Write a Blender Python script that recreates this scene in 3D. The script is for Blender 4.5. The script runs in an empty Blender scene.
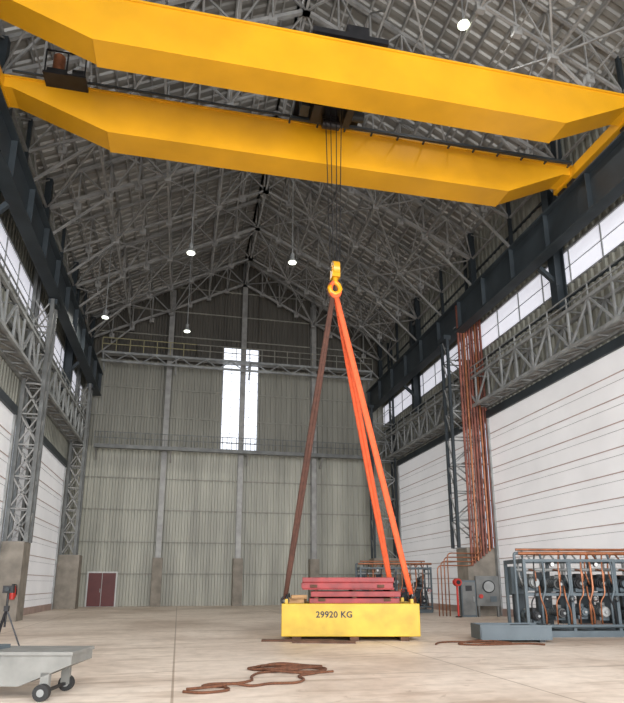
import bpy, math, random, bmesh
from mathutils import Vector, Matrix
random.seed(7)
scn = bpy.context.scene
COL = scn.collection
PSI = math.radians(12.25)

# ------------------------------------------------------------------ materials
def mat(name, col, rough=0.6, metal=0.0, var=0.12, scale=1.5, emis=0.0, ecol=None, col2=None, stretch=(1,1,1), bump=0.0):
    m = bpy.data.materials.new(name); m.use_nodes = True
    nt = m.node_tree; b = nt.nodes['Principled BSDF']
    b.inputs['Roughness'].default_value = rough
    b.inputs['Metallic'].default_value = metal
    tc = nt.nodes.new('ShaderNodeTexCoord'); mp = nt.nodes.new('ShaderNodeMapping')
    mp.inputs['Scale'].default_value = stretch
    nz = nt.nodes.new('ShaderNodeTexNoise'); nz.inputs['Scale'].default_value = scale
    nz.inputs['Detail'].default_value = 6
    rp = nt.nodes.new('ShaderNodeValToRGB')
    c2 = col2 if col2 else tuple(c*(1-var*2) for c in col)
    c1 = tuple(min(1, c*(1+var)) for c in col)
    rp.color_ramp.elements[0].position = 0.3; rp.color_ramp.elements[0].color = (*c2, 1)
    rp.color_ramp.elements[1].position = 0.7; rp.color_ramp.elements[1].color = (*c1, 1)
    nt.links.new(tc.outputs['Object'], mp.inputs['Vector'])
    nt.links.new(mp.outputs[0], nz.inputs['Vector'])
    nt.links.new(nz.outputs['Fac'], rp.inputs[0])
    nt.links.new(rp.outputs[0], b.inputs['Base Color'])
    if bump > 0:
        bp = nt.nodes.new('ShaderNodeBump'); bp.inputs['Strength'].default_value = bump
        nt.links.new(nz.outputs['Fac'], bp.inputs['Height']); nt.links.new(bp.outputs[0], b.inputs['Normal'])
    if emis > 0:
        b.inputs['Emission Color'].default_value = (*(ecol or col), 1)
        b.inputs['Emission Strength'].default_value = emis
    return m

M = {}
M['yellow'] = mat('crane_yellow_paint', (0.66, 0.315, 0.010), 0.32, var=0.08, scale=0.5)
M['wyellow'] = mat('weight_yellow_paint', (0.58, 0.37, 0.025), 0.5, var=0.12, scale=2.0)
M['red'] = mat('red_oxide_paint', (0.27, 0.022, 0.022), 0.5, var=0.2, scale=3)
M['orange'] = mat('orange_sling_web', (0.76, 0.11, 0.03), 0.75, var=0.10, scale=8)
M['brown'] = mat('brown_sling_web', (0.08, 0.032, 0.02), 0.85, var=0.15, scale=8)
M['rope'] = mat('floor_rope', (0.12, 0.045, 0.02), 0.9, var=0.2, scale=20)
M['galv'] = mat('galvanised_steel', (0.32, 0.33, 0.325), 0.5, 0.25, var=0.18, scale=2)
M['midgrey'] = mat('grey_painted_steel', (0.16, 0.165, 0.16), 0.5, 0.2, var=0.18, scale=2)
M['truss'] = mat('roof_steel', (0.32, 0.315, 0.30), 0.5, 0.2, var=0.15, scale=2)
M['dark'] = mat('dark_blue_steel', (0.035, 0.045, 0.052), 0.5, 0.2, var=0.15, scale=1)
M['black'] = mat('black_machinery', (0.015, 0.015, 0.017), 0.45, 0.2, var=0.2, scale=4)
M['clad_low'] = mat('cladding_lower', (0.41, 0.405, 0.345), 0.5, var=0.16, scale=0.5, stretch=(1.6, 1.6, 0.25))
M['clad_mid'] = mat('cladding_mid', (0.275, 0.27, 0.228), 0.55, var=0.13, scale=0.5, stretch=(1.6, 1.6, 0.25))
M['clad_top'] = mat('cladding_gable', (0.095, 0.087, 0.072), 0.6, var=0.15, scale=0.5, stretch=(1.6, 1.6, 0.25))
M['clad_side'] = mat('cladding_side', (0.25, 0.25, 0.21), 0.6, var=0.15, scale=0.5)
M['roof'] = mat('roof_sheeting', (0.27, 0.26, 0.235), 0.45, 0.15, var=0.2, scale=0.5, stretch=(0.4, 1.6, 1))
M['conc'] = mat('pier_concrete', (0.27, 0.24, 0.20), 0.85, var=0.15, scale=2, bump=0.2)
M['door'] = mat('white_door_fabric', (0.76, 0.755, 0.75), 0.6, var=0.07, scale=0.35, emis=0.20, ecol=(0.96, 0.96, 1.0))  # faint emission stands in for daylight coming through the translucent fabric
M['seam'] = mat('door_seam', (0.46, 0.34, 0.30), 0.7, var=0.1)
M['glass'] = mat('translucent_glazing', (0.8, 0.82, 0.85), 0.4, var=0.03, scale=1, emis=1.35, ecol=(0.84, 0.89, 1.0))
M['glass2'] = mat('clerestory_glazing', (0.8, 0.82, 0.85), 0.4, var=0.03, scale=1, emis=0.62, ecol=(0.86, 0.86, 0.96))
M['maroon'] = mat('maroon_door_paint', (0.12, 0.022, 0.02), 0.5, var=0.1)
M['white'] = mat('white_paint', (0.6, 0.6, 0.58), 0.5, var=0.05)
M['copper'] = mat('copper_pipe', (0.34, 0.13, 0.06), 0.35, 0.4, var=0.2, scale=4)
M['redpipe'] = mat('red_brown_pipe', (0.23, 0.075, 0.05), 0.5, 0.1, var=0.25, scale=2)
M['bluegrey'] = mat('blue_grey_paint', (0.085, 0.11, 0.125), 0.5, var=0.1)
M['cart'] = mat('cart_grey_paint', (0.20, 0.20, 0.185), 0.65, var=0.12, scale=3)
M['wood'] = mat('timber', (0.38, 0.22, 0.10), 0.8, var=0.2, scale=3, stretch=(1, 8, 8))
M['dwood'] = mat('dark_timber', (0.10, 0.05, 0.03), 0.9, var=0.2, scale=3)
M['tyre'] = mat('rubber', (0.02, 0.02, 0.02), 0.8, var=0.1)
M['lamp'] = mat('lamp_lens', (1, 1, 0.95), 0.4, emis=10.0, ecol=(0.95, 1.0, 0.75), var=0.0)
M['lampdim'] = mat('lamp_lens_soft', (1, 1, 0.95), 0.4, emis=5.0, ecol=(0.95, 1.0, 0.85), var=0.0)
M['brightred'] = mat('bright_red_paint', (0.5, 0.03, 0.02), 0.45, var=0.05)
M['railyel'] = mat('handrail_yellow', (0.36, 0.33, 0.18), 0.6, var=0.1)

def floor_material():
    m = bpy.data.materials.new('dusty_concrete_floor'); m.use_nodes = True
    nt = m.node_tree; b = nt.nodes['Principled BSDF']; L = nt.links.new
    tc = nt.nodes.new('ShaderNodeTexCoord')
    def noise(sc, det, dist=0.0, st=None, rough=0.6):
        n = nt.nodes.new('ShaderNodeTexNoise'); n.inputs['Scale'].default_value = sc; n.inputs['Detail'].default_value = det
        n.inputs['Distortion'].default_value = dist; n.inputs['Roughness'].default_value = rough
        if st:
            mp = nt.nodes.new('ShaderNodeMapping'); mp.inputs['Scale'].default_value = st; mp.inputs['Rotation'].default_value = (0, 0, 0.4)
            L(tc.outputs['Object'], mp.inputs['Vector']); L(mp.outputs[0], n.inputs['Vector'])
        else: L(tc.outputs['Object'], n.inputs['Vector'])
        return n
    def ramp(n, p0, c0, p1, c1):
        r = nt.nodes.new('ShaderNodeValToRGB'); r.color_ramp.elements[0].position = p0; r.color_ramp.elements[0].color = (*c0, 1)
        r.color_ramp.elements[1].position = p1; r.color_ramp.elements[1].color = (*c1, 1); L(n.outputs['Fac'], r.inputs[0]); return r
    def mul(a, c, f):
        mx = nt.nodes.new('ShaderNodeMixRGB'); mx.blend_type = 'MULTIPLY'; mx.inputs[0].default_value = f; L(a.outputs[0], mx.inputs[1]); L(c.outputs[0], mx.inputs[2]); return mx
    n1 = noise(0.22, 9, 0.6); r1 = ramp(n1, 0.34, (0.54, 0.43, 0.34), 0.60, (0.82, 0.71, 0.60))
    n2 = noise(3.0, 8); r2 = ramp(n2, 0.3, (0.76, 0.75, 0.73), 0.6, (1, 1, 1))
    n3 = noise(1.1, 7, 1.5, (0.25, 2.2, 1)); r3 = ramp(n3, 0.36, (0.62, 0.55, 0.49), 0.46, (1, 1, 1))
    n4 = noise(0.9, 5, 2.5); r4 = ramp(n4, 0.30, (0.55, 0.46, 0.40), 0.36, (1, 1, 1))
    br = nt.nodes.new('ShaderNodeTexBrick'); br.offset = 0.0; br.inputs['Scale'].default_value = 1.0
    br.inputs['Brick Width'].default_value = 5.4; br.inputs['Row Height'].default_value = 5.4
    br.inputs['Mortar Size'].default_value = 0.02; br.inputs['Color1'].default_value = (1, 1, 1, 1)
    br.inputs['Color2'].default_value = (0.94, 0.935, 0.93, 1); br.inputs['Mortar'].default_value = (0.5, 0.45, 0.4, 1)
    L(tc.outputs['Object'], br.inputs['Vector'])
    x = mul(r1, r2, 0.8); x = mul(x, r3, 0.6); x = mul(x, r4, 0.5); x = mul(x, br, 0.85)
    L(x.outputs[0], b.inputs['Base Color'])
    b.inputs['Roughness'].default_value = 0.5
    bp = nt.nodes.new('ShaderNodeBump'); bp.inputs['Strength'].default_value = 0.1
    L(n2.outputs['Fac'], bp.inputs['Height']); L(bp.outputs[0], b.inputs['Normal'])
    return m
M['floor'] = floor_material()

# ------------------------------------------------------------------ mesh builder
class B:
    def __init__(s): s.v = []; s.f = []; s.mi = []; s.mats = []; s.sm = []
    def m(s, k):
        if k not in s.mats: s.mats.append(k)
        return s.mats.index(k)
    def add(s, vs, fs, k, smooth=False):
        o = len(s.v); s.v += [tuple(v) for v in vs]; i = s.m(k)
        for f in fs: s.f.append(tuple(a+o for a in f)); s.mi.append(i); s.sm.append(smooth)
    def box(s, c, d, k, rz=0.0):
        cx, cy, cz = c; dx, dy, dz = d[0]/2, d[1]/2, d[2]/2
        cr, sr = math.cos(rz), math.sin(rz); vs = []
        for z in (-dz, dz):
            for x, y in ((-dx, -dy), (dx, -dy), (dx, dy), (-dx, dy)):
                vs.append((cx+x*cr-y*sr, cy+x*sr+y*cr, cz+z))
        s.add(vs, [(0,3,2,1),(4,5,6,7),(0,1,5,4),(1,2,6,5),(2,3,7,6),(3,0,4,7)], k)
    def bb(s, x0, x1, y0, y1, z0, z1, k): s.box(((x0+x1)/2, (y0+y1)/2, (z0+z1)/2), (abs(x1-x0), abs(y1-y0), abs(z1-z0)), k)
    def beam(s, p, q, w, k, h=None):
        h = h or w; p = Vector(p); q = Vector(q); d = q-p
        if d.length < 1e-6: return
        d.normalize(); up = Vector((0,0,1)) if abs(d.z) < 0.95 else Vector((0,1,0))
        a = d.cross(up).normalized(); b = a.cross(d).normalized(); vs = []
        for e in (p, q):
            for i, j in ((-1,-1),(1,-1),(1,1),(-1,1)): vs.append(e+a*(w/2*i)+b*(h/2*j))
        s.add(vs, [(0,1,2,3),(7,6,5,4),(0,4,5,1),(1,5,6,2),(2,6,7,3),(3,7,4,0)], k)
    def cyl(s, p, q, r, k, n=12, r2=None):
        r2 = r if r2 is None else r2
        p = Vector(p); q = Vector(q); d = (q-p).normalized(); up = Vector((0,0,1)) if abs(d.z) < 0.95 else Vector((0,1,0))
        a = d.cross(up).normalized(); b = a.cross(d).normalized(); vs = []
        for e, rr in ((p, r), (q, r2)):
            for i in range(n):
                t = 2*math.pi*i/n; vs.append(e+a*(rr*math.cos(t))+b*(rr*math.sin(t)))
        s.add(vs, [(i, (i+1) % n, n+(i+1) % n, n+i) for i in range(n)], k, True)
        s.add(vs[:n], [tuple(range(n-1, -1, -1))], k); s.add(vs[n:], [tuple(range(n))], k)
    def tube(s, pts, r, k, n=8, closed=False, flat=1.0):
        P = [Vector(p) for p in pts]; N = len(P); vs = []; ref = None
        for i in range(N):
            if closed: d = P[(i+1) % N]-P[i-1]
            else: d = P[min(i+1, N-1)]-P[max(i-1, 0)]
            d.normalize()
            if ref is None:
                up = Vector((0,0,1)) if abs(d.z) < 0.9 else Vector((0,1,0)); ref = d.cross(up).normalized()
            ref = (ref-d*ref.dot(d)).normalized(); b = d.cross(ref)
            for j in range(n):
                t = 2*math.pi*j/n; vs.append(P[i]+ref*(r*math.cos(t))+b*(r*flat*math.sin(t)))
        fs = []
        for i in range(N if closed else N-1):
            i2 = (i+1) % N
            for j in range(n): fs.append((i*n+j, i*n+(j+1) % n, i2*n+(j+1) % n, i2*n+j))
        if not closed: fs += [tuple(range(n-1, -1, -1)), tuple((N-1)*n+j for j in range(n))]
        s.add(vs, fs, k, True)
    def pipe(s, pts, r, k, bend=0.15, n=8):
        P = [Vector(p) for p in pts]; out = [P[0]]
        for i in range(1, len(P)-1):
            a = (P[i-1]-P[i]); b = (P[i+1]-P[i]); l = min(bend, a.length*0.45, b.length*0.45)
            a = P[i]+a.normalized()*l; b = P[i]+b.normalized()*l
            for t in (0, .25, .5, .75, 1): out.append(a*(1-t)**2+P[i]*2*t*(1-t)+b*t*t)
        out.append(P[-1]); s.tube(out, r, k, n)
    def ring(s, c, ax, R, r, k, n=16):
        ax = Vector(ax).normalized(); up = Vector((0,0,1)) if abs(ax.z) < 0.9 else Vector((1,0,0))
        a = ax.cross(up).normalized(); b = ax.cross(a); c = Vector(c)
        s.tube([c+a*R*math.cos(2*math.pi*i/n)+b*R*math.sin(2*math.pi*i/n) for i in range(n)], r, k, 6, closed=True)
    def prism(s, poly, y0, y1, k):
        n = len(poly); vs = [(x, y0, z) for x, z in poly]+[(x, y1, z) for x, z in poly]
        fs = [tuple(range(n)), tuple(range(2*n-1, n-1, -1))]+[(i, n+i, n+(i+1) % n, (i+1) % n) for i in range(n)]
        s.add(vs, fs, k)
    def done(s, name, loc=(0,0,0), rz=0.0, parent=None, bevel=0.0):
        me = bpy.data.meshes.new(name); me.from_pydata(s.v, [], s.f)
        for k in s.mats: me.materials.append(M[k])
        me.polygons.foreach_set('material_index', s.mi); me.polygons.foreach_set('use_smooth', s.sm); me.update()
        bm = bmesh.new(); bm.from_mesh(me); bmesh.ops.recalc_face_normals(bm, faces=bm.faces); bm.to_mesh(me); bm.free()
        o = bpy.data.objects.new(name, me); COL.objects.link(o); o.location = loc; o.rotation_euler = (0, 0, rz)
        if parent: o.parent = parent
        if bevel:
            md = o.modifiers.new('bevel', 'BEVEL'); md.width = bevel; md.segments = 2; md.limit_method = 'ANGLE'
        return o
def empty(name, loc=(0,0,0), rz=0):
    o = bpy.data.objects.new(name, None); COL.objects.link(o); o.location = loc; o.rotation_euler = (0, 0, rz); return o

# ------------------------------------------------------------------ hall dimensions
XL, XR, XC = -7.7, 15.8, 4.05
YB, YF = 45.0, -8.0
ZR, ZE = 27.4, 21.0
SL = (ZR-ZE)/(XR-XC)
def rz_(x): return ZR-abs(x-XC)*SL

b = B(); b.bb(XL-0.4, XR+0.4, YF-6, YB+0.4, -0.3, 0, 'floor'); b.done('floor')

def corr(b, u0, u1, lo, hi, fn, k, pitch=0.42, dep=0.09):
    us = []; u = u0
    while u < u1-1e-6:
        for fr, dd in ((0, 0), (0.36, 0), (0.48, 1), (0.88, 1)):
            uu = u+fr*pitch
            if uu < u1: us.append((uu, dd*dep))
        u += pitch
    us.append((u1, 0)); vs = []
    for uu, dd in us: vs += [fn(uu, lo(uu), dd), fn(uu, hi(uu), dd)]
    b.add(vs, [(2*i, 2*i+2, 2*i+3, 2*i+1) for i in range(len(us)-1)], k)
C = lambda z: (lambda u: z)

# back wall
WX0, WX1, WZ0, WZ1 = 2.6, 5.4, 11.3, 19.7
b = B(); fb = lambda u, z, d: (u, YB-d, z)
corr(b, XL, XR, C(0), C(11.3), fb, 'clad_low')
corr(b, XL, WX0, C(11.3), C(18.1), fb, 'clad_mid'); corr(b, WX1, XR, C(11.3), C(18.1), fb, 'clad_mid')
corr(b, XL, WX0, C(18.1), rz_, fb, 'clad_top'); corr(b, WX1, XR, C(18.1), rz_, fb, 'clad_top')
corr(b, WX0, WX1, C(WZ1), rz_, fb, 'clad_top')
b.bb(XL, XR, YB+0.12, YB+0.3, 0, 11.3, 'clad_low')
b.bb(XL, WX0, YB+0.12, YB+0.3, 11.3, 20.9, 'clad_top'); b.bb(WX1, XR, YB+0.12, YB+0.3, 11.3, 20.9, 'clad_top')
for z in (2.2, 4.4, 6.7, 9.0, 13.7, 15.9, 20.3, 22.4, 24.5):
    hw = (XR-XL)/2 if z < ZE else (ZR-z)/SL
    if WZ0 < z < WZ1:
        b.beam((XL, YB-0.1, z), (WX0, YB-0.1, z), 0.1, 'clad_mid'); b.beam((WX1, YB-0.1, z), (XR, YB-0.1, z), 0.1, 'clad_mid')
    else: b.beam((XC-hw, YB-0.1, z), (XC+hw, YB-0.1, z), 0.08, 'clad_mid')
b.done('wall_back')

b = B()
b.bb(WX0, WX1, YB-0.02, YB+0.05, WZ0, WZ1, 'glass')
for z in [WZ0+i*(WZ1-WZ0)/12 for i in range(13)]: b.beam((WX0, YB-0.05, z), (WX1, YB-0.05, z), 0.025, 'galv')
for x in (WX0, WX0+.68, WX1-.68, WX1): b.beam((x, YB-0.05, WZ0), (x, YB-0.05, WZ1), 0.03 if x not in (WX0, WX1) else 0.1, 'galv')
b.done('window_1')

for i, x in enumerate((-1.48, 4.15, 9.8)):
    b = B(); top = rz_(x)-0.4
    b.bb(x-0.19, x+0.19, YB-0.62, YB-0.58, 3.3, top, 'truss'); b.bb(x-0.19, x+0.19, YB-0.14, YB-0.10, 3.3, top, 'truss')
    b.bb(x-0.03, x+0.03, YB-0.6, YB-0.1, 3.3, top, 'truss')
    b.bb(x-0.34, x+0.34, YB-0.85, YB-0.1, 0, 3.3, 'conc')
    b.done('gable_column')

def railing(b, p0, p1, z, k, n, h=1.05):
    p0 = Vector((*p0, z)); p1 = Vector((*p1, z))
    for hh in (h, h*0.55): b.beam(p0+Vector((0,0,hh)), p1+Vector((0,0,hh)), 0.05, k)
    for i in range(n+1):
        q = p0.lerp(p1, i/n); b.beam(q, q+Vector((0,0,h)), 0.05, k)
b = B(); x0, x1 = XL+1.4, XR-1.4
b.bb(x0, x1, YB-1.6, YB-0.9, 18.0, 18.12, 'truss'); railing(b, (x0, YB-1.6), (0.5, YB-1.6), 18.1, 'railyel', 7); railing(b, (0.5, YB-1.6), (x1, YB-1.6), 18.1, 'clad_mid', 14)
b.beam((x0, YB-1.6, 17.35), (x1, YB-1.6, 17.35), 0.14, 'galv'); b.beam((x0, YB-1.6, 18.02), (x1, YB-1.6, 18.02), 0.16, 'galv')
n = 22; w = x1-x0
for i in range(n):
    x = x0+w*i/n; b.beam((x, YB-1.6, 17.35 if i % 2 else 18.0), (x+w/n, YB-1.6, 18.0 if i % 2 else 17.35), 0.07, 'galv')
for x in (-6.2, -1.0, 4.6, 10.3, 14.3): b.beam((x, YB-1.6, 17.9), (x, YB-0.5, 17.0), 0.12, 'galv'); b.beam((x, YB-1.6, 18.0), (x, YB-0.1, 18.0), 0.12, 'galv')
b.done('gantry_walkway')
b = B()
b.bb(x0, x1, YB-1.5, YB-0.9, 10.95, 11.1, 'truss'); railing(b, (x0, YB-1.5), (x1, YB-1.5), 11.1, 'midgrey', 60, 0.95)
b.beam((x0, YB-1.5, 11.0), (x1, YB-1.5, 11.0), 0.26, 'midgrey')
for x in (-6.2, -1.0, 4.6, 10.3, 14.3): b.beam((x, YB-1.5, 11.0), (x, YB-0.5, 10.2), 0.1, 'truss'); b.beam((x, YB-1.5, 11.0), (x, YB-0.1, 11.0), 0.1, 'truss')
b.done('gantry_walkway')

b = B()
b.bb(-6.15, -4.15, YB-0.22, YB-0.1, 0, 2.35, 'white')
b.bb(-6.05, -5.17, YB-0.27, YB-0.2, 0.02, 2.25, 'maroon'); b.bb(-5.13, -4.25, YB-0.27, YB-0.2, 0.02, 2.25, 'maroon')
b.bb(-5.25, -5.21, YB-0.32, YB-0.26, 0.95, 1.2, 'galv')
b.done('door_7')

DZs = {1: 10.1, -1: 8.9}
DEND = {1: 41.6, -1: 40.7}
def side(sgn, name, X):
    f = lambda u, z, d: (X-sgn*d, u, z); DZ = DZs[sgn]
    b = B()
    corr(b, YF, YB, C(DZ), C(14.0), f, 'clad_side'); corr(b, YF, YB, C(15.6), C(ZE), f, 'clad_side')
    b.bb(X+sgn*0.12, X+sgn*0.3, YF, YB, DZ, 14.0, 'clad_side'); b.bb(X+sgn*0.12, X+sgn*0.3, YF, YB, 15.6, ZE, 'clad_side')
    corr(b, DEND[sgn], YB, C(0), C(DZ), f, 'clad_low')
    b.bb(X+sgn*0.12, X+sgn*0.3, DEND[sgn], YB, 0, DZ, 'clad_low')
    for z in (13.4, 17.2, 18.8): b.beam((X-sgn*0.1, YF, z), (X-sgn*0.1, YB, z), 0.1, 'dark')
    return b.done(name)
side(1, 'wall_right', XR); side(-1, 'wall_left', XL)
wn = 2
for sgn, X in ((1, XR), (-1, XL)):
    b = B(); b.bb(X-sgn*0.02, X+sgn*0.05, YF, YB, 14.0, 15.6, 'glass2')
    y = YF
    while y < YB: b.beam((X-sgn*0.05, y, 14.0), (X-sgn*0.05, y, 15.6), 0.05, 'galv'); y += 2.025
    for z in (14.0, 15.6): b.beam((X-sgn*0.05, YF, z), (X-sgn*0.05, YB, z), 0.09, 'galv')
    b.beam((X-sgn*0.05, YF, 14.8), (X-sgn*0.05, YB, 14.8), 0.03, 'galv')
    b.done('window_%d' % wn); wn += 1
dn = 1
for sgn, X in ((1, XR), (-1, XL)):
    DZ = DZs[sgn]
    for y0, y1 in ((29.5, DEND[sgn]), (12.9, 28.0), (YF, 12.3)):
        b = B(); Xi = X-sgn*0.16; nb = 11 if sgn > 0 else 9
        b.bb(Xi, X-sgn*0.02, y0, y1, 0.02, DZ, 'door')
        for i in range(1, nb):
            z = i*DZ/nb; b.bb(Xi-sgn*0.03, Xi, y0, y1, z-0.016, z+0.016, 'seam')
            b.bb(Xi-sgn*0.012, Xi, y0, y1, z-0.295, z-0.285, 'midgrey')
        b.bb(Xi-sgn*0.05, Xi, y0, y1, 0, 0.35, 'seam')
        for y in (y0, y1): b.bb(Xi-sgn*0.1, X-sgn*0.01, y-0.12, y+0.12, 0, DZ, 'galv')
        b.bb(Xi-sgn*0.12, X-sgn*0.01, y0, y1, DZ-0.05, DZ+0.35, 'dark')
        b.done('door_%d' % dn); dn += 1

# roof
b = B()
for sgn in (1, -1):
    f = lambda u, t, d, s=sgn: (XC+s*t, u, ZR-t*SL-d)
    corr(b, YF, YB+0.2, C(0), C(12.0), f, 'roof', pitch=0.5, dep=0.09)
    vs = [(XC, YF, ZR+0.1), (XC+sgn*12.1, YF, ZR+0.1-12.1*SL), (XC+sgn*12.1, YB+.3, ZR+0.1-12.1*SL), (XC, YB+.3, ZR+0.1)]
    b.add(vs, [(0, 1, 2, 3)], 'roof')
b.done('ceiling')
b = B(); HW = XR-XC
for sgn in (1, -1):
    for i in range(9):
        x = XC+sgn*HW*i/8.3; z = rz_(x)-0.2
        b.beam((x, YF, z), (x, YB, z), 0.09, 'truss', 0.2)
        if i < 8:
            x2 = XC+sgn*HW*(i+.5)/8.3; z = rz_(x2)-0.17; b.beam((x2, YF, z), (x2, YB, z), 0.06, 'truss', 0.12)
b.done('roof_purlins')

NP = 8; DEP = 2.1
def xt(s, i): return XC+s*(HW-0.5)*(i/NP)
def tz(x): return rz_(x)-0.35
def bz(s, i): return tz(xt(s, i))-DEP+(0.5 if i == NP else 0)
frames = [YB-0.9-4.05*k for k in range(13)]
for k, Y in enumerate(frames):
    b = B(); big = (k % 2 == 0); wch = 0.16 if big else 0.10; ww = 0.08 if big else 0.06
    for s in (1, -1):
        b.beam((XC, Y, tz(XC)), (xt(s, NP), Y, tz(xt(s, NP))), wch, 'truss'); b.beam((XC, Y, bz(s, 0)), (xt(s, NP), Y, bz(s, NP)), wch, 'truss')
        for i in range(NP):
            xa, xb = xt(s, i), xt(s, i+1)
            b.beam((xa, Y, tz(xa)), (xa, Y, bz(s, i)), ww, 'truss')
            if i % 2: b.beam((xa, Y, tz(xa)), (xb, Y, bz(s, i+1)), ww, 'truss')
            else: b.beam((xa, Y, bz(s, i)), (xb, Y, tz(xb)), ww, 'truss')
            b.box((xa, Y, bz(s, i)), (0.34, 0.2, 0.34), 'truss')
        b.beam((xt(s, NP), Y, tz(xt(s, NP))), (xt(s, NP), Y, 16.8), 0.3 if big else .15, 'dark')
        b.beam((xt(s, NP), Y, 17.6), (xt(s, 6), Y, bz(s, 6)), 0.1, 'truss')
        b.beam((xt(s, 7), Y, (17.6+bz(s, 6))/2), (xt(s, 7), Y, bz(s, 7)), 0.06, 'truss')
    b.done('roof_truss')
b = B()
for s in (1, -1):
    for i in range(0, 9):
        if s < 0 and i == 0: continue
        x = xt(s, i); zt, zb = tz(x), bz(s, i)
        b.beam((x, YF+2, zb), (x, YB-0.9, zb), 0.1 if i % 2 == 0 else 0.05, 'truss')
        if i % 2: continue
        for k in range(len(frames)-1):
            ya, yb = frames[k], frames[k+1]; ym = (ya+yb)/2
            b.beam((x, ya, zt), (x, ym, zb), 0.055, 'truss'); b.beam((x, ym, zb), (x, yb, zt), 0.055, 'truss')
    for k in range(len(frames)-1):
        for i in (0, 2, 4, 6):
            if (k+i//2) % 2 == 0: b.beam((xt(s, i), frames[k], bz(s, i)), (xt(s, i+2), frames[k+1], bz(s, i+2)), 0.065, 'truss')
            else: b.beam((xt(s, i+2), frames[k], bz(s, i+2)), (xt(s, i), frames[k+1], bz(s, i)), 0.065, 'truss')
b.done('roof_bracing')

# runway beams
RX = {1: 14.3, -1: -6.45}
for s in (1, -1):
    b = B(); x = RX[s]
    b.bb(x-0.03, x+0.03, YF, YB-0.9, 14.85, 16.5, 'dark')
    b.bb(x-0.28, x+0.28, YF, YB-0.9, 16.45, 16.52, 'dark'); b.bb(x-0.28, x+0.28, YF, YB-0.9, 14.83, 14.9, 'dark')
    y = YF+0.5
    while y < YB-1: b.bb(x-0.24, x+0.24, y-0.015, y+0.015, 14.9, 16.45, 'dark'); y += 2.7
    b.bb(x-0.05, x+0.05, YF, YB-0.9, 16.52, 16.62, 'galv')
    xo = x+s*0.9
    b.beam((xo, YF, 16.4), (xo, YB-0.9, 16.4), 0.12, 'dark')
    y = YF
    while y < YB-2: b.beam((x, y, 16.4), (xo, y+1, 16.4), 0.07, 'dark'); b.beam((xo, y+1, 16.4), (x, y+2, 16.4), 0.07, 'dark'); y += 2
    b.done('crane_runway_beam')

for s, X in ((1, XR), (-1, XL)):
    for y in (36.9, 20.7, 4.5):
        b = B(); xc = X-s*0.45
        b.bb(xc-0.25, xc-0.2, y-0.22, y+0.22, 12.9, 20.3, 'dark'); b.bb(xc+0.2, xc+0.25, y-0.22, y+0.22, 12.9, 20.3, 'dark')
        b.bb(xc-0.2, xc+0.2, y-0.03, y+0.03, 12.9, 20.3, 'dark')
        b.beam((xc, y, 14.0), (RX[s]+s*.2, y, 14.72), 0.18, 'dark')
        b.done('wall_column')

def lattice_col(s, y, X, wd, pier, hp=3.3):
    b = B(); xi = X-s*wd; xo = X-s*0.3; k = 'galv' if s > 0 else 'truss'
    z0, z1 = hp, 14.8
    for x in (xi, xo):
        for yy in (y-0.35, y+0.35): b.beam((x, yy, z0), (x, yy, z1 if x == xi else 20.3), 0.14 if s > 0 else 0.17, 'dark' if s > 0 else 'midgrey')
    n = 8
    for j in range(n):
        za = z0+(z1-z0)*j/n; zb = z0+(z1-z0)*(j+1)/n
        for yy in (y-0.35, y+0.35):
            b.beam((xi, yy, za), (xo, yy, za), 0.06, k)
            b.beam((xi, yy, za), (xo, yy, zb), 0.06, k) if j % 2 else b.beam((xo, yy, za), (xi, yy, zb), 0.06, k)
            if s < 0: b.beam((xi, yy, zb), (xo, yy, za), 0.06, k) if j % 2 else b.beam((xo, yy, zb), (xi, yy, za), 0.06, k)
        for x in (xi, xo): b.beam((x, y-0.35, za), (x, y+0.35, zb), 0.05, k)
    b.bb(xi-0.2, xi+0.2, y-0.4, y+0.4, 14.55, 14.8, 'dark')
    b.bb(X-s*0.02, X-s*pier, y-0.6, y+0.6, 0, hp, 'conc')
    b.done('lattice_column')
for y in (42.3, 28.75, 12.6): lattice_col(1, y, XR, 2.05, 1.75 if y < 40 else 2.2)
lattice_col(-1, 41.6, XL, 1.15, 1.5); lattice_col(-1, 28.75, XL, 1.15, 1.15); lattice_col(-1, 12.6, XL, 1.15, 1.25)
b = B()
for yy in (30.2, 30.9): b.beam((XL+0.45, yy, 0), (XL+0.45, yy, 10.55), 0.12, 'midgrey')
for j in range(16): b.beam((XL+0.45, 30.2, 0.4+j*0.65), (XL+0.45, 30.9, 0.4+j*0.65), 0.05, 'midgrey')
for yy in (30.4, 30.55, 30.7): b.cyl((XL+0.42, yy, 0), (XL+0.42, yy, 10.55), 0.04, 'black', 8)
b.done('cable_tray_riser')

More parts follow.
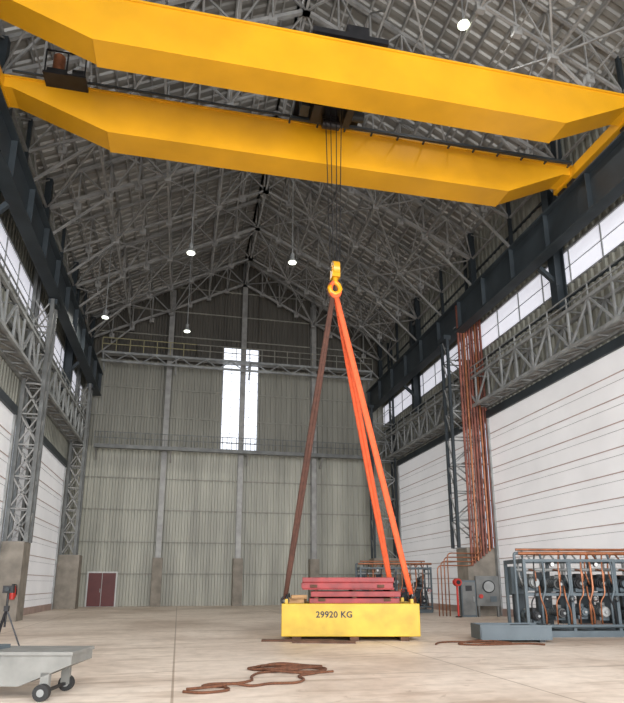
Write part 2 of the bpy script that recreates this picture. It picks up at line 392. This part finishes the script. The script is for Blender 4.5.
for s, X in ((1, XR), (-1, XL)):
    b = B(); xa, xb = X-s*0.2, X-s*0.95; z0, z1 = 10.7, 12.25; ya, yb = YF, YB-1.6
    for x in (xa, xb):
        for z in (z0, z1): b.beam((x, ya, z), (x, yb, z), 0.14, 'galv')
    for z in (z1+0.3, z1+0.6): b.beam((xb, ya, z), (xb, yb, z), 0.05, 'galv')
    n = int((yb-ya)/1.3)
    for i in range(n):
        y0 = ya+(yb-ya)*i/n; y1 = ya+(yb-ya)*(i+1)/n
        for x in (xa, xb):
            b.beam((x, y0, z0), (x, y0, z1), 0.08, 'galv')
            b.beam((x, y0, z0 if i % 2 else z1), (x, y1, z1 if i % 2 else z0), 0.08, 'galv')
        b.beam((xa, y0, z0), (xb, y0, z0), 0.07, 'galv'); b.beam((xa, y0, z1), (xb, y0, z1), 0.06, 'galv')
        b.beam((xa, y0, z0), (xb, y1, z0), 0.05, 'galv')
        b.beam((xb, y0, z1), (xb, y0, z1+0.6), 0.045, 'galv')
    b.bb(min(xa, xb)+.05, max(xa, xb)-.05, ya, yb, z0+0.05, z0+0.09, 'truss')
    b.done('lattice_walkway')

# ------------------------------------------------------------------ overhead crane
crane = empty('overhead_crane', (XC, 16.3, 0))
def cpart(b, name, bevel=0):
    o = b.done(name, (-XC, -16.3, 0), 0, None, bevel); o.parent = crane; return o
GT = 17.34
GP = [(-6.9, 16.95), (-6.0, 16.95), (-3.0, 15.83), (11.35, 15.83), (13.8, 16.95), (14.6, 16.95), (14.6, GT), (-6.9, GT)]
for y0, y1, nm in ((14.1, 14.95, 'near_girder'), (17.6, 18.5, 'far_girder')):
    b = B(); b.prism(GP, y0, y1, 'yellow')
    b.bb(-6.9, 14.6, y0-0.05, y1+0.05, GT-0.02, GT+0.04, 'yellow')
    b.prism([(-3.0, 15.8), (11.35, 15.8), (11.35, 15.85), (-3.0, 15.85)], y0-0.04, y1+0.04, 'yellow')
    yr = y0+0.45; b.bb(-6.0, 14.1, yr-0.04, yr+0.04, GT+.04, GT+0.14, 'black')
    cpart(b, nm)
b = B()
for x, ya, yb in ((RX[1], 13.9, 18.7), (RX[-1], 14.3, 18.4)):
    b.bb(x-0.2, x+0.2, ya, yb, 16.85, 17.25, 'yellow')
    for y in (ya+.3, ya+.9, yb-.9, yb-.3): b.cyl((x-0.1, y, 16.83), (x+0.1, y, 16.83), 0.2, 'black', 16)
    b.bb(x-0.12, x+0.12, ya-.15, ya, 16.95, 17.15, 'black'); b.bb(x-0.12, x+0.12, yb, yb+.15, 16.95, 17.15, 'black')
cpart(b, 'end_carriages')
b = B()
b.beam((3.0, 17.35, 17.3), (14.0, 17.35, 17.3), 0.1, 'dark')
for x in [3+1.0*i for i in range(12)]: b.beam((x, 17.35, 17.3), (x, 17.62, 17.3), 0.06, 'dark')
b.beam((-6.0, 17.42, 17.42), (3.0, 17.42, 17.42), 0.06, 'dark')
b.bb(-5.0, -3.7, 17.0, 17.6, 17.2, 17.27, 'black')
for x in (-4.95, -4.3, -3.75): b.beam((x, 17.05, 17.2), (x, 17.05, 18.1), 0.04, 'black')
b.beam((-4.95, 17.05, 18.1), (-3.75, 17.05, 18.1), 0.04, 'black')
b.cyl((-4.6, 17.25, 17.45), (-4.6, 17.25, 18.05), 0.19, 'copper'); b.cyl((-4.6, 17.25, 18.05), (-4.6, 17.25, 18.13), 0.12, 'black'); b.cyl((-4.15, 17.25, 17.5), (-3.8, 17.25, 17.5), 0.15, 'black')
b.bb(-4.9, -4.3, 17.05, 17.5, 17.27, 17.45, 'black')
cpart(b, 'festoon_and_drive')
b = B()
TX = 4.35
b.bb(TX-1.2, TX+1.2, 14.3, 18.3, 17.8, 17.98, 'black')
for y in (14.55, 18.05):
    for x in (TX-0.9, TX+0.9): b.cyl((x, y-0.08, 17.66), (x, y+0.08, 17.66), 0.17, 'black', 14)
b.cyl((TX-0.95, 16.6, 18.1), (TX+0.75, 16.6, 18.1), 0.38, 'black', 20)
b.bb(TX-0.6, TX+0.5, 15.4, 17.3, 17.25, 17.8, 'black')
b.bb(TX-0.75, TX-0.5, 16.2, 17.0, 16.9, 17.8, 'black'); b.bb(TX+0.4, TX+0.65, 16.2, 17.0, 16.95, 17.8, 'black')
b.cyl((TX+0.75, 16.9, 17.35), (TX+1.15, 16.9, 17.35), 0.17, 'dark'); b.bb(TX-1.1, TX-0.8, 16.6, 17.1, 17.2, 17.8, 'dark')
b.bb(TX+0.6, TX+0.9, 16.5, 17.2, 17.5, 17.8, 'dark'); b.cyl((TX-0.3, 17.0, 16.95), (TX+0.3, 17.0, 16.95), 0.16, 'black', 14); b.bb(TX-.3, TX+.3, 16.95, 17.05, 16.95, 17.3, 'black')
b.bb(TX-0.1, TX+0.6, 14.4, 15.0, 17.98, 18.4, 'black'); b.bb(TX-1.0, TX-0.5, 15.2, 16.0, 17.98, 18.4, 'dark')
cpart(b, 'trolley')
HX, HY, HZ = TX, 16.6, 11.2
b = B()
for dx in (-0.22, -0.08, 0.08, 0.22):
    b.cyl((HX+dx*1.3, HY, 17.5), (HX+dx*0.7, HY, HZ+0.2), 0.016, 'black', 6)
cpart(b, 'hoist_ropes')
b = B()
b.cyl((HX-0.10, HY, HZ), (HX+0.10, HY, HZ), 0.25, 'yellow', 24)
b.bb(HX-0.13, HX+0.13, HY-0.15, HY+0.15, HZ-0.32, HZ+0.05, 'yellow')
b.cyl((HX-0.16, HY, HZ), (HX+0.16, HY, HZ), 0.07, 'black', 12)
b.cyl((HX, HY, HZ-0.3), (HX, HY, HZ-0.42), 0.08, 'yellow', 12)
hk = [(0, -0.36), (0.0, -0.46), (0.11, -0.54), (0.16, -0.68), (0.11, -0.81), (-0.02, -0.86), (-0.14, -0.8), (-0.18, -0.68), (-0.16, -0.6)]
b.tube([(HX+x, HY, HZ+z) for x, z in hk], 0.08, 'yellow', 10)
cpart(b, 'hook_block')

# ------------------------------------------------------------------ test weight
BX, BY = 5.0, 17.95
cw, sw = math.cos(-PSI), math.sin(-PSI)
def loc(x, y, z): return Vector((BX+x*cw-y*sw, BY+x*sw+y*cw, z))
weight = empty('test_weight_block', (BX, BY, 0), -PSI)
b = B(); b.bb(-1.93, 1.93, -1.2, 1.2, 0.12, 1.0, 'wyellow'); o = b.done('steel_block', parent=weight, bevel=0.02)
b = B()
for x in (-1.8, 1.75):
    for y in (-0.9, 0.9):
        b.bb(x-0.04, x+0.04, y-0.13, y+0.13, 0.98, 1.12, 'wyellow'); b.ring((x, y, 1.13), (1, 0, 0), 0.1, 0.03, 'black', 14)
b.done('lifting_lugs', parent=weight)
b = B()
for x in (-1.5, 0.1, 1.5): b.bb(x-0.12, x+0.12, -1.15, 1.15, 0, 0.12, 'dwood')
b.done('bearers', parent=weight)
def text(s, size, x, z, nm, off):
    c = bpy.data.curves.new(nm, 'FONT'); c.body = s; c.size = size; c.extrude = 0.004; c.align_x = 'CENTER'; c.offset = off; c.space_character = 1.05
    o = bpy.data.objects.new(nm, c); COL.objects.link(o); o.location = (x, -1.206, z); o.rotation_euler = (math.pi/2, 0, 0); c.materials.append(M['black']); o.parent = weight
text('29920 KG', 0.235, -0.46, 0.63, 'weight_label', 0.005)

def stack(name, x0, x1, y0, y1, z0, layers, gap):
    b = B(); z = z0
    for t, dx in layers:
        b.bb(x0+dx, x1+dx, y0, y1, z, z+t, 'red'); z += t
        if gap:
            for x in (x0+0.2, (x0+x1)/2, x1-0.2): b.bb(x-0.06, x+0.06, y0+0.03, y1-0.03, z, z+gap, 'dwood')
            z += gap
    for x in (x0+0.35, x1-0.35): b.bb(x-0.1, x+0.1, y0-0.03, y0, z0+0.06, z0+0.14, 'dwood')
    return b.done(name, (BX, BY, 0), -PSI, bevel=0.012)
stack('red_steel_plate', -1.15, 1.4, -1.05, 0.8, 1.0, [(0.14, 0), (0.15, 0.04)], 0.04)
stack('red_steel_plate', -1.38, 1.22, -1.1, 0.7, 1.375, [(0.04, 0.03), (0.15, 0.0), (0.02, 0.02), (0.13, 0.03)], 0.0)
b = B()
for i in range(3): b.box((-1.55+0.03*i, -0.75+0.3*i, 1.07), (0.5, 0.2, 0.13), 'wood', 0.1*i-0.1)
b.box((-1.45, -0.85, 1.18), (0.45, 0.18, 0.1), 'wood', 0.15)
b.done('timber_packer', (BX, BY, 0), -PSI)

hook = Vector((HX, HY, HZ-0.8))
def leg(b, p0, p1, k, r, off, flat=0.55):
    for o_ in (-off, off):
        pts = []
        for i in range(13):
            t = i/12; p = p0.lerp(p1, t); wdt = math.sin(math.pi*min(1, t+0.02))**0.5
            p = p+Vector((cw, sw, 0))*o_*wdt; pts.append(p)
        b.tube(pts, r, k, 8, flat=flat)
    b.ring(p1-Vector((0, 0, 0.02)), (0, 1, 0), 0.1, 0.03, 'black', 12)
b = B()
leg(b, hook, loc(1.75, -0.9, 1.25), 'orange', 0.08, 0.02); leg(b, hook, loc(1.45, 0.9, 1.25), 'orange', 0.07, 0.05)
b.tube([hook+Vector((0.15*math.cos(a), 0, 0.1+0.25*math.sin(a))) for a in [math.pi*2*i/16 for i in range(16)]], 0.07, 'orange', 8, closed=True)
b.done('orange_round_sling')
b = B()
leg(b, hook+Vector((-0.06, 0, 0)), loc(-1.85, -0.9, 1.1), 'brown', 0.06, 0.045)
b.tube([hook+Vector((-0.08+0.13*math.cos(a), 0.06, 0.1+0.26*math.sin(a))) for a in [math.pi*2*i/16 for i in range(16)]], 0.055, 'brown', 8, closed=True)
b.done('brown_round_sling')
b = B(); b.box((3.3, 17.0, 0.03), (2.0, 0.2, 0.06), 'dwood', -0.25); b.box((3.9, 16.45, 0.03), (1.7, 0.16, 0.06), 'dwood', -0.3)
b.done('timber_plank')

def rope(name, ctrl, r=0.03, k='rope'):
    P = [Vector((c[0], c[1], c[2] if len(c) > 2 else r)) for c in ctrl]; out = []
    for i in range(len(P)-1):
        p0 = P[max(i-1, 0)]; p1 = P[i]; p2 = P[i+1]; p3 = P[min(i+2, len(P)-1)]
        for j in range(7):
            t = j/7; out.append(0.5*((2*p1)+(p2-p0)*t+(2*p0-5*p1+4*p2-p3)*t*t+(3*p1-p0-3*p2+p3)*t**3))
    out.append(P[-1])
    b = B(); b.tube(out, r, k, 8); b.done(name)
rope('floor_rope_coil', [(0.15, 9.55), (0.45, 9.4), (0.8, 9.55), (0.75, 9.85), (0.45, 9.95), (0.6, 10.15), (1.0, 10.15), (1.25, 10.4), (1.3, 10.8),
  (1.5, 11.2), (1.95, 11.3), (2.45, 11.15), (2.7, 11.35), (2.45, 11.65), (1.9, 11.7), (1.55, 11.55), (1.35, 11.8), (1.7, 12.05), (2.2, 11.9), (2.5, 11.6, 0.06), (2.1, 11.35, 0.05), (1.6, 11.45, 0.05), (1.4, 11.65), (1.6, 11.9, .05), (2.1, 11.95, .05), (2.6, 11.75), (2.75, 11.45), (2.5, 11.0), (2.1, 10.7), (2.1, 10.3), (1.9, 10.0), (1.5, 10.0), (1.2, 9.85), (0.9, 9.9, .05), (0.6, 9.7, .05), (0.2, 9.75)], 0.021)
rope('floor_rope_coil', [(2.0, 11.2, .05), (2.4, 11.3, .07), (2.7, 11.6, .05), (2.5, 12.0), (2.0, 12.1, .06), (1.6, 11.7, .06), (1.7, 11.25, .05), (2.3, 11.0), (2.8, 11.1)], 0.021)
rope('floor_rope_coil', [(6.6, 15.3), (6.9, 15.7), (7.4, 15.8), (8.0, 15.4), (8.5, 15.1), (8.7, 15.3), (8.2, 15.7, .05), (7.6, 15.5, .05), (7.2, 15.2), (7.6, 14.9), (8.3, 14.9), (9.0, 14.9), (9.3, 14.6)], 0.024)

# ------------------------------------------------------------------ cart and tripod
b = B()
pr = [(0.1, 0.60), (-3.2, 0.60), (-3.2, 0.2), (-0.6, 0.18), (-0.15, 0.36), (0.1, 0.46)]
b.prism(pr, 0, 0.8, 'cart')
b.bb(-3.22, 0.12, -0.03, 0.83, 0.585, 0.63, 'cart')
for x in (-0.9, -1.9): b.bb(x-0.01, x+0.01, -0.012, 0.0, 0.22, 0.58, 'midgrey')
for x in (-0.25, -2.7):
    for y in (-0.05, 0.8): b.cyl((x, y-0.04, 0.11), (x, y+0.05, 0.11), 0.11, 'tyre', 20); b.cyl((x, y-0.05, 0.11), (x, y+0.06, 0.11), 0.05, 'galv', 12)
    b.beam((x, 0, 0.11), (x, 0.8, 0.11), 0.04, 'black')
    for y in (0.02, 0.74): b.bb(x-0.06, x+0.06, y-0.02, y+0.06, 0.1, 0.36, 'cart')
b.bb(-2.2, -1.05, 0.25, 0.6, 0.63, 0.68, 'bluegrey'); b.cyl((-1.2, 0.4, 0.68), (-1.2, 0.4, 0.76), 0.06, 'black')
b.done('steel_trolley_cart', (-1.48, 9.3, 0), -PSI)
b = B()
for a in (0.3, 2.4, 4.5): b.beam((0, 0, 1.0), (0.42*math.cos(a), 0.42*math.sin(a), 0.0), 0.035, 'black')
b.cyl((0, 0, 0.6), (0, 0, 1.35), 0.025, 'black'); b.box((0, 0, 1.42), (0.22, 0.16, 0.16), 'black'); b.box((0.0, 0, 1.0), (0.1, 0.1, 0.12), 'black')
b.cyl((0, -0.08, 1.42), (0, -0.16, 1.42), 0.05, 'dark')
b.done('camera_tripod', (-3.75, 15.2, 0))

# ------------------------------------------------------------------ pump skids
def skid(name, loc_, rz, Lx, n, H, dep, seed):
    random.seed(seed); b = B()
    for y in (0, dep): b.bb(0, Lx, y-0.06, y+0.06, 0, 0.18, 'bluegrey')
    for i in range(n+1):
        x = Lx*i/n; b.bb(x-0.05, x+0.05, 0, dep, 0.02, 0.16, 'bluegrey')
    for x in [Lx*i/max(1, n//2) for i in range(n//2+1)]:
        for y in (0, dep): b.bb(x-0.045, x+0.045, y-0.045, y+0.045, 0.1, H*0.93, 'bluegrey')
        b.bb(x-0.04, x+0.04, 0, dep, H*0.88, H*0.93, 'bluegrey')
    for z in (H*0.5, H*0.91):
        for y in (0, dep): b.bb(0, Lx, y-0.04, y+0.04, z-0.04, z+0.04, 'bluegrey')
    b.cyl((-0.1, 0.15, H), (Lx+0.1, 0.15, H), 0.055, 'copper', 12); b.cyl((-0.1, 0.45, H*0.8), (Lx+0.1, 0.45, H*0.8), 0.05, 'galv', 12)
    b.cyl((0.1, 0.8, H*1.06), (Lx-.1, 0.8, H*1.06), 0.04, 'copper', 12)
    for i in range(4): b.cyl((0.3+i*(Lx-.6)/3, 0.8, H*0.9), (0.3+i*(Lx-.6)/3, 0.8, H*1.06), 0.03, 'bluegrey')
    b.pipe([(-0.1, 0.15, H), (-0.22, 0.15, H), (-0.22, 0.15, 0.3), (0.1, 0.15, 0.3)], 0.045, 'bluegrey', 0.2)
    b.cyl((0, -0.1, 0.32), (Lx, -0.1, 0.32), 0.05, 'bluegrey', 10)
    for i in range(n):
        x = Lx*(i+0.5)/n+random.uniform(-.05, .05); st = Lx/n
        for zz, rr in ((H*0.64, 0.18), (H*0.27, 0.16)):
            zz += random.uniform(-.07, .07); rr *= random.uniform(.8, 1.08)
            kk = random.choice(['bluegrey', 'black', 'midgrey']); y0 = random.uniform(0.0, 0.2)
            b.cyl((x, y0, zz), (x, 0.75, zz), rr, kk, 18); b.cyl((x, y0-.07, zz), (x, y0, zz), rr*0.8, random.choice(['black', 'bluegrey', 'galv']), 18); b.cyl((x, y0-0.12, zz), (x, y0-.07, zz), rr*0.3, 'galv', 10)
            for jj in range(4): b.ring((x, y0+.1+.13*jj, zz), (0, 1, 0), rr, 0.015, 'dark', 14)
            b.bb(x-0.15, x+0.15, 0.2, 0.7, zz-rr-0.08, zz-rr+0.03, 'bluegrey')
            b.bb(x-0.07, x+0.07, 0.25, 0.5, zz+rr-0.02, zz+rr+0.1, kk)
            b.cyl((x, 0.75, zz), (x, 0.95, zz), rr*1.15, 'bluegrey', 18)
        b.pipe([(x-.2, -0.03, 0.3), (x-.2, -0.06, H*.42), (x-.05, -0.08, H*.5), (x-.05, -.05, H*.85), (x+.1, .15, H)], 0.022, random.choice(['black', 'copper']), 0.2)
        b.pipe([(x+.22, -0.03, 0.32), (x+.2, -0.12, H*.3), (x+.05, -0.15, H*.46), (x+.1, .0, H*.6)], 0.025, random.choice(['black', 'copper']), 0.2)
        xx = x+st*0.36
        kk = random.choice(['copper', 'copper', 'bluegrey'])
        b.pipe([(xx, 0.15, H), (xx, -0.05, H*0.85), (xx, -0.08, H*0.55), (xx-0.15, -0.1, H*0.42), (xx-0.15, -0.1, 0.32)], 0.036, kk, 0.12)
        b.pipe([(x, 0.45, H*0.8), (x, 0.3, H*0.8), (x, -0.02, H*0.78), (x, -0.02, H*0.66)], 0.03, 'copper', 0.1)
        b.ring((xx, -0.16, H*0.45), (0, 1, 0), 0.08, 0.014, random.choice(['brightred', 'black', 'black']), 12); b.cyl((xx, -0.16, H*.45), (xx, -0.05, H*.45), 0.025, 'galv'); b.beam((xx-.08, -0.16, H*.45), (xx+.08, -0.16, H*.45), 0.014, 'black')
        if i % 2: b.cyl((x-st*0.3, 0.0, H*0.86), (x-st*0.3, -0.05, H*0.86), 0.06, 'white', 14); b.cyl((x-st*0.3, 0.02, H*0.86), (x-st*0.3, -0.04, H*0.86), 0.075, 'black', 14)
        b.pipe([(x-0.2, 0.5, H*0.62), (x-0.3, 0.5, H*0.75), (x-0.3, 0.5, H*0.9), (x-0.1, 0.5, H*1.04), (x+0.15, 0.5, H*0.9)], 0.028, random.choice(['copper', 'galv']), 0.15)
        b.pipe([(x+0.1, 0.9, H*0.3), (x+0.1, dep, H*0.3), (x+0.1, dep, H*0.95)], 0.045, 'galv', 0.15)
        b.bb(x-0.2, x+0.25, dep-0.25, dep-0.05, 0.3, H*random.uniform(.6, .85), 'dark')
    b.bb(0.05, 0.5, dep-0.3, dep, H*0.5, H*0.85, 'bluegrey')
    return b.done(name, loc_, rz)
skid('hydraulic_pump_skid', (10.25, 16.85, 0), math.radians(-9), 4.2, 6, 2.45, 1.5, 3)
skid('hydraulic_pump_skid', (9.7, 32.2, 0), math.radians(-8), 3.9, 5, 2.6, 1.4, 5)
b = B()
b.bb(-0.95, 0.95, -0.5, 0.5, 0.06, 0.1, 'bluegrey')
for y in (-0.5, 0.5): b.bb(-0.95, 0.95, y-0.025, y+0.025, 0.06, 0.45, 'bluegrey')
for x in (-0.95, 0.95): b.bb(x-0.025, x+0.025, -0.5, 0.5, 0.06, 0.45, 'bluegrey')
for x in (-0.7, 0.7): b.bb(x-0.08, x+0.08, -0.5, 0.5, 0, 0.07, 'black')
b.bb(-0.98, 0.98, -0.54, -0.5, 0.39, 0.45, 'bluegrey'); b.bb(0.1, 0.6, -0.2, 0.3, 0.1, 0.42, 'dark')
b.done('steel_drip_tray', (9.15, 16.0, 0), -PSI)

# bundle of red and copper riser pipes on the column
b = B()
xs = [14.25+0.165*i for i in range(9)]
for i, x in enumerate(xs):
    b.cyl((x, 28.05, 2.4+0.12*i), (x, 28.05, 16.5-0.25*((i*5) % 4)), 0.055 if i % 2 else 0.07, 'copper' if i in (2, 6) else 'redpipe', 8)
for j in range(7):
    z = 3.8+j*1.9; b.beam((14.15, 28.13, z), (15.65, 28.13, z), 0.06, 'midgrey'); b.beam((14.15, 28.13, z), (14.15, 28.38, z), 0.05, 'midgrey')
for i in range(4):
    z = 2.3+0.2*i; x0 = 12.35+0.16*i
    b.pipe([(x0, 28.0-0.05*i, 0.02), (x0, 28.0-0.05*i, z+0.1), (xs[i], 28.0-.02*i, z+0.1), (xs[i], 28.05, 4.2)], 0.03, 'copper', 0.25, 8)
b.done('red_pipe_riser')
b = B()
b.bb(-0.55, 0.55, -0.12, 0.12, 0.5, 1.9, 'midgrey'); b.bb(-0.5, -0.42, -0.08, 0.08, 0, 0.5, 'midgrey'); b.bb(0.42, 0.5, -0.08, 0.08, 0, 0.5, 'midgrey')
b.cyl((0.05, -0.12, 1.4), (0.05, -0.17, 1.4), 0.3, 'black', 20); b.cyl((0.05, -0.17, 1.4), (0.05, -0.19, 1.4), 0.25, 'galv', 20)
b.cyl((-0.35, -0.12, 0.95), (-0.35, -0.2, 0.95), 0.1, 'brightred', 14); b.bb(0.1, 0.4, -0.15, -0.12, 0.7, 0.95, 'bluegrey')
b.done('instrument_panel', (14.6, 27.4, 0), -PSI)
b = B()
b.bb(-0.35, 0.35, -0.2, 0.2, 0, 1.7, 'bluegrey'); b.bb(-0.3, 0.3, -0.23, -0.2, 0.1, 1.6, 'midgrey'); b.bb(-0.15, 0.15, -0.25, -0.23, 1.2, 1.45, 'black'); b.bb(0.2, 0.24, -0.27, -0.23, 0.7, 0.95, 'galv')
b.done('control_cabinet', (13.65, 27.55, 0), -PSI)
b = B()
b.cyl((0, 0, 0), (0, 0, 1.5), 0.05, 'brightred', 12); b.cyl((0, 0.1, 1.6), (0, -0.16, 1.6), 0.18, 'brightred', 18); b.cyl((0, -0.16, 1.6), (0, -0.2, 1.6), 0.1, 'black', 12); b.cyl((0, 0, 0), (0, 0, 0.05), 0.15, 'black')
b.done('fire_hose_reel', (13.0, 27.3, 0))
b = B(); b.cyl((0, 0, 0.9), (0, 0, 1.45), 0.11, 'brightred', 14); b.cyl((0, 0, 1.45), (0, 0, 1.53), 0.05, 'black'); b.bb(-0.12, 0.12, 0.02, 0.17, 1.0, 1.35, 'brightred')
b.pipe([(0, 0, 1.5), (0.14, 0, 1.5), (0.16, 0, 1.1)], 0.02, 'black', 0.05)
b.done('fire_extinguisher', (-6.75, 27.97, 0))

# ------------------------------------------------------------------ lamps
def pendant(x, y, z, e):
    root = empty('pendant_lamp', (x, y, z))
    top = rz_(x)-0.3-z
    b = B(); b.cyl((0, 0, 0.3), (0, 0, top), 0.03, 'galv', 8); b.cyl((0, 0, 0.12), (0, 0, 0.36), 0.1, 'galv', 14); b.cyl((0, 0, -0.1), (0, 0, 0.12), 0.24, 'galv', 18, 0.1)
    b.done('shade', parent=root)
    b = B(); b.cyl((0, 0, -0.13), (0, 0, -0.1), 0.18, 'lampdim', 16); b.done('lens', parent=root)
    l = bpy.data.lights.new('pendant_light', 'SPOT'); l.energy = e; l.shadow_soft_size = 0.2; l.color = (1, 0.98, 0.9); l.spot_size = math.radians(150); l.spot_blend = 0.6
    lo = bpy.data.objects.new('bulb', l); COL.objects.link(lo); lo.location = (0, 0, -0.3); lo.parent = root
pendant(-0.25, 36.0, 17.1, 700); pendant(-0.2, 26.2, 16.9, 700); pendant(-5.0, 34.5, 16.9, 400); pendant(4.7, 26.2, 17.0, 700)
root = empty('high_bay_floodlight', (9.4, 16.5, 21.9))
b = B(); b.cyl((0, 0, 0.2), (0, 0, rz_(9.4)-0.3-21.9), 0.03, 'galv', 8); b.cyl((0, 0, 0), (0, 0, 0.2), 0.24, 'galv', 18, 0.1); b.done('shade', parent=root)
b = B(); b.cyl((0, 0, -0.04), (0, 0, 0), 0.2, 'lamp', 18); b.done('lens', parent=root)
l = bpy.data.lights.new('floodlight', 'SPOT'); l.energy = 700; l.shadow_soft_size = 0.3; l.spot_size = math.radians(140)
lo = bpy.data.objects.new('bulb', l); COL.objects.link(lo); lo.location = (0, 0, -0.3); lo.parent = root

def area(name, loc_, rot, sx, sy, e, col=(1, 1, 1)):
    l = bpy.data.lights.new(name, 'AREA'); l.shape = 'RECTANGLE'; l.size = sx; l.size_y = sy; l.energy = e; l.color = col
    o = bpy.data.objects.new(name, l); COL.objects.link(o); o.location = loc_; o.rotation_euler = rot
area('added_key_light', (XC, YF+0.5, 8.0), (math.radians(90), 0, 0), 20, 14, 9600, (0.985, 0.99, 1.0))  # unseen area light added behind the camera to brighten the hall

w = bpy.data.worlds.new('World'); scn.world = w; w.use_nodes = True
w.node_tree.nodes['Background'].inputs[0].default_value = (0.75, 0.82, 0.95, 1)
w.node_tree.nodes['Background'].inputs[1].default_value = 1.0

cam = bpy.data.cameras.new('camera'); co = bpy.data.objects.new('camera', cam); COL.objects.link(co)
co.location = (0, 0, 1.55); co.rotation_euler = (math.radians(90+13.9), 0, -PSI)
cam.sensor_fit = 'VERTICAL'; cam.sensor_height = 36; cam.sensor_width = 32; cam.lens = 599/703*36; cam.shift_y = 0.119
cam.clip_end = 300
scn.camera = co
scn.view_settings.view_transform = 'Standard'
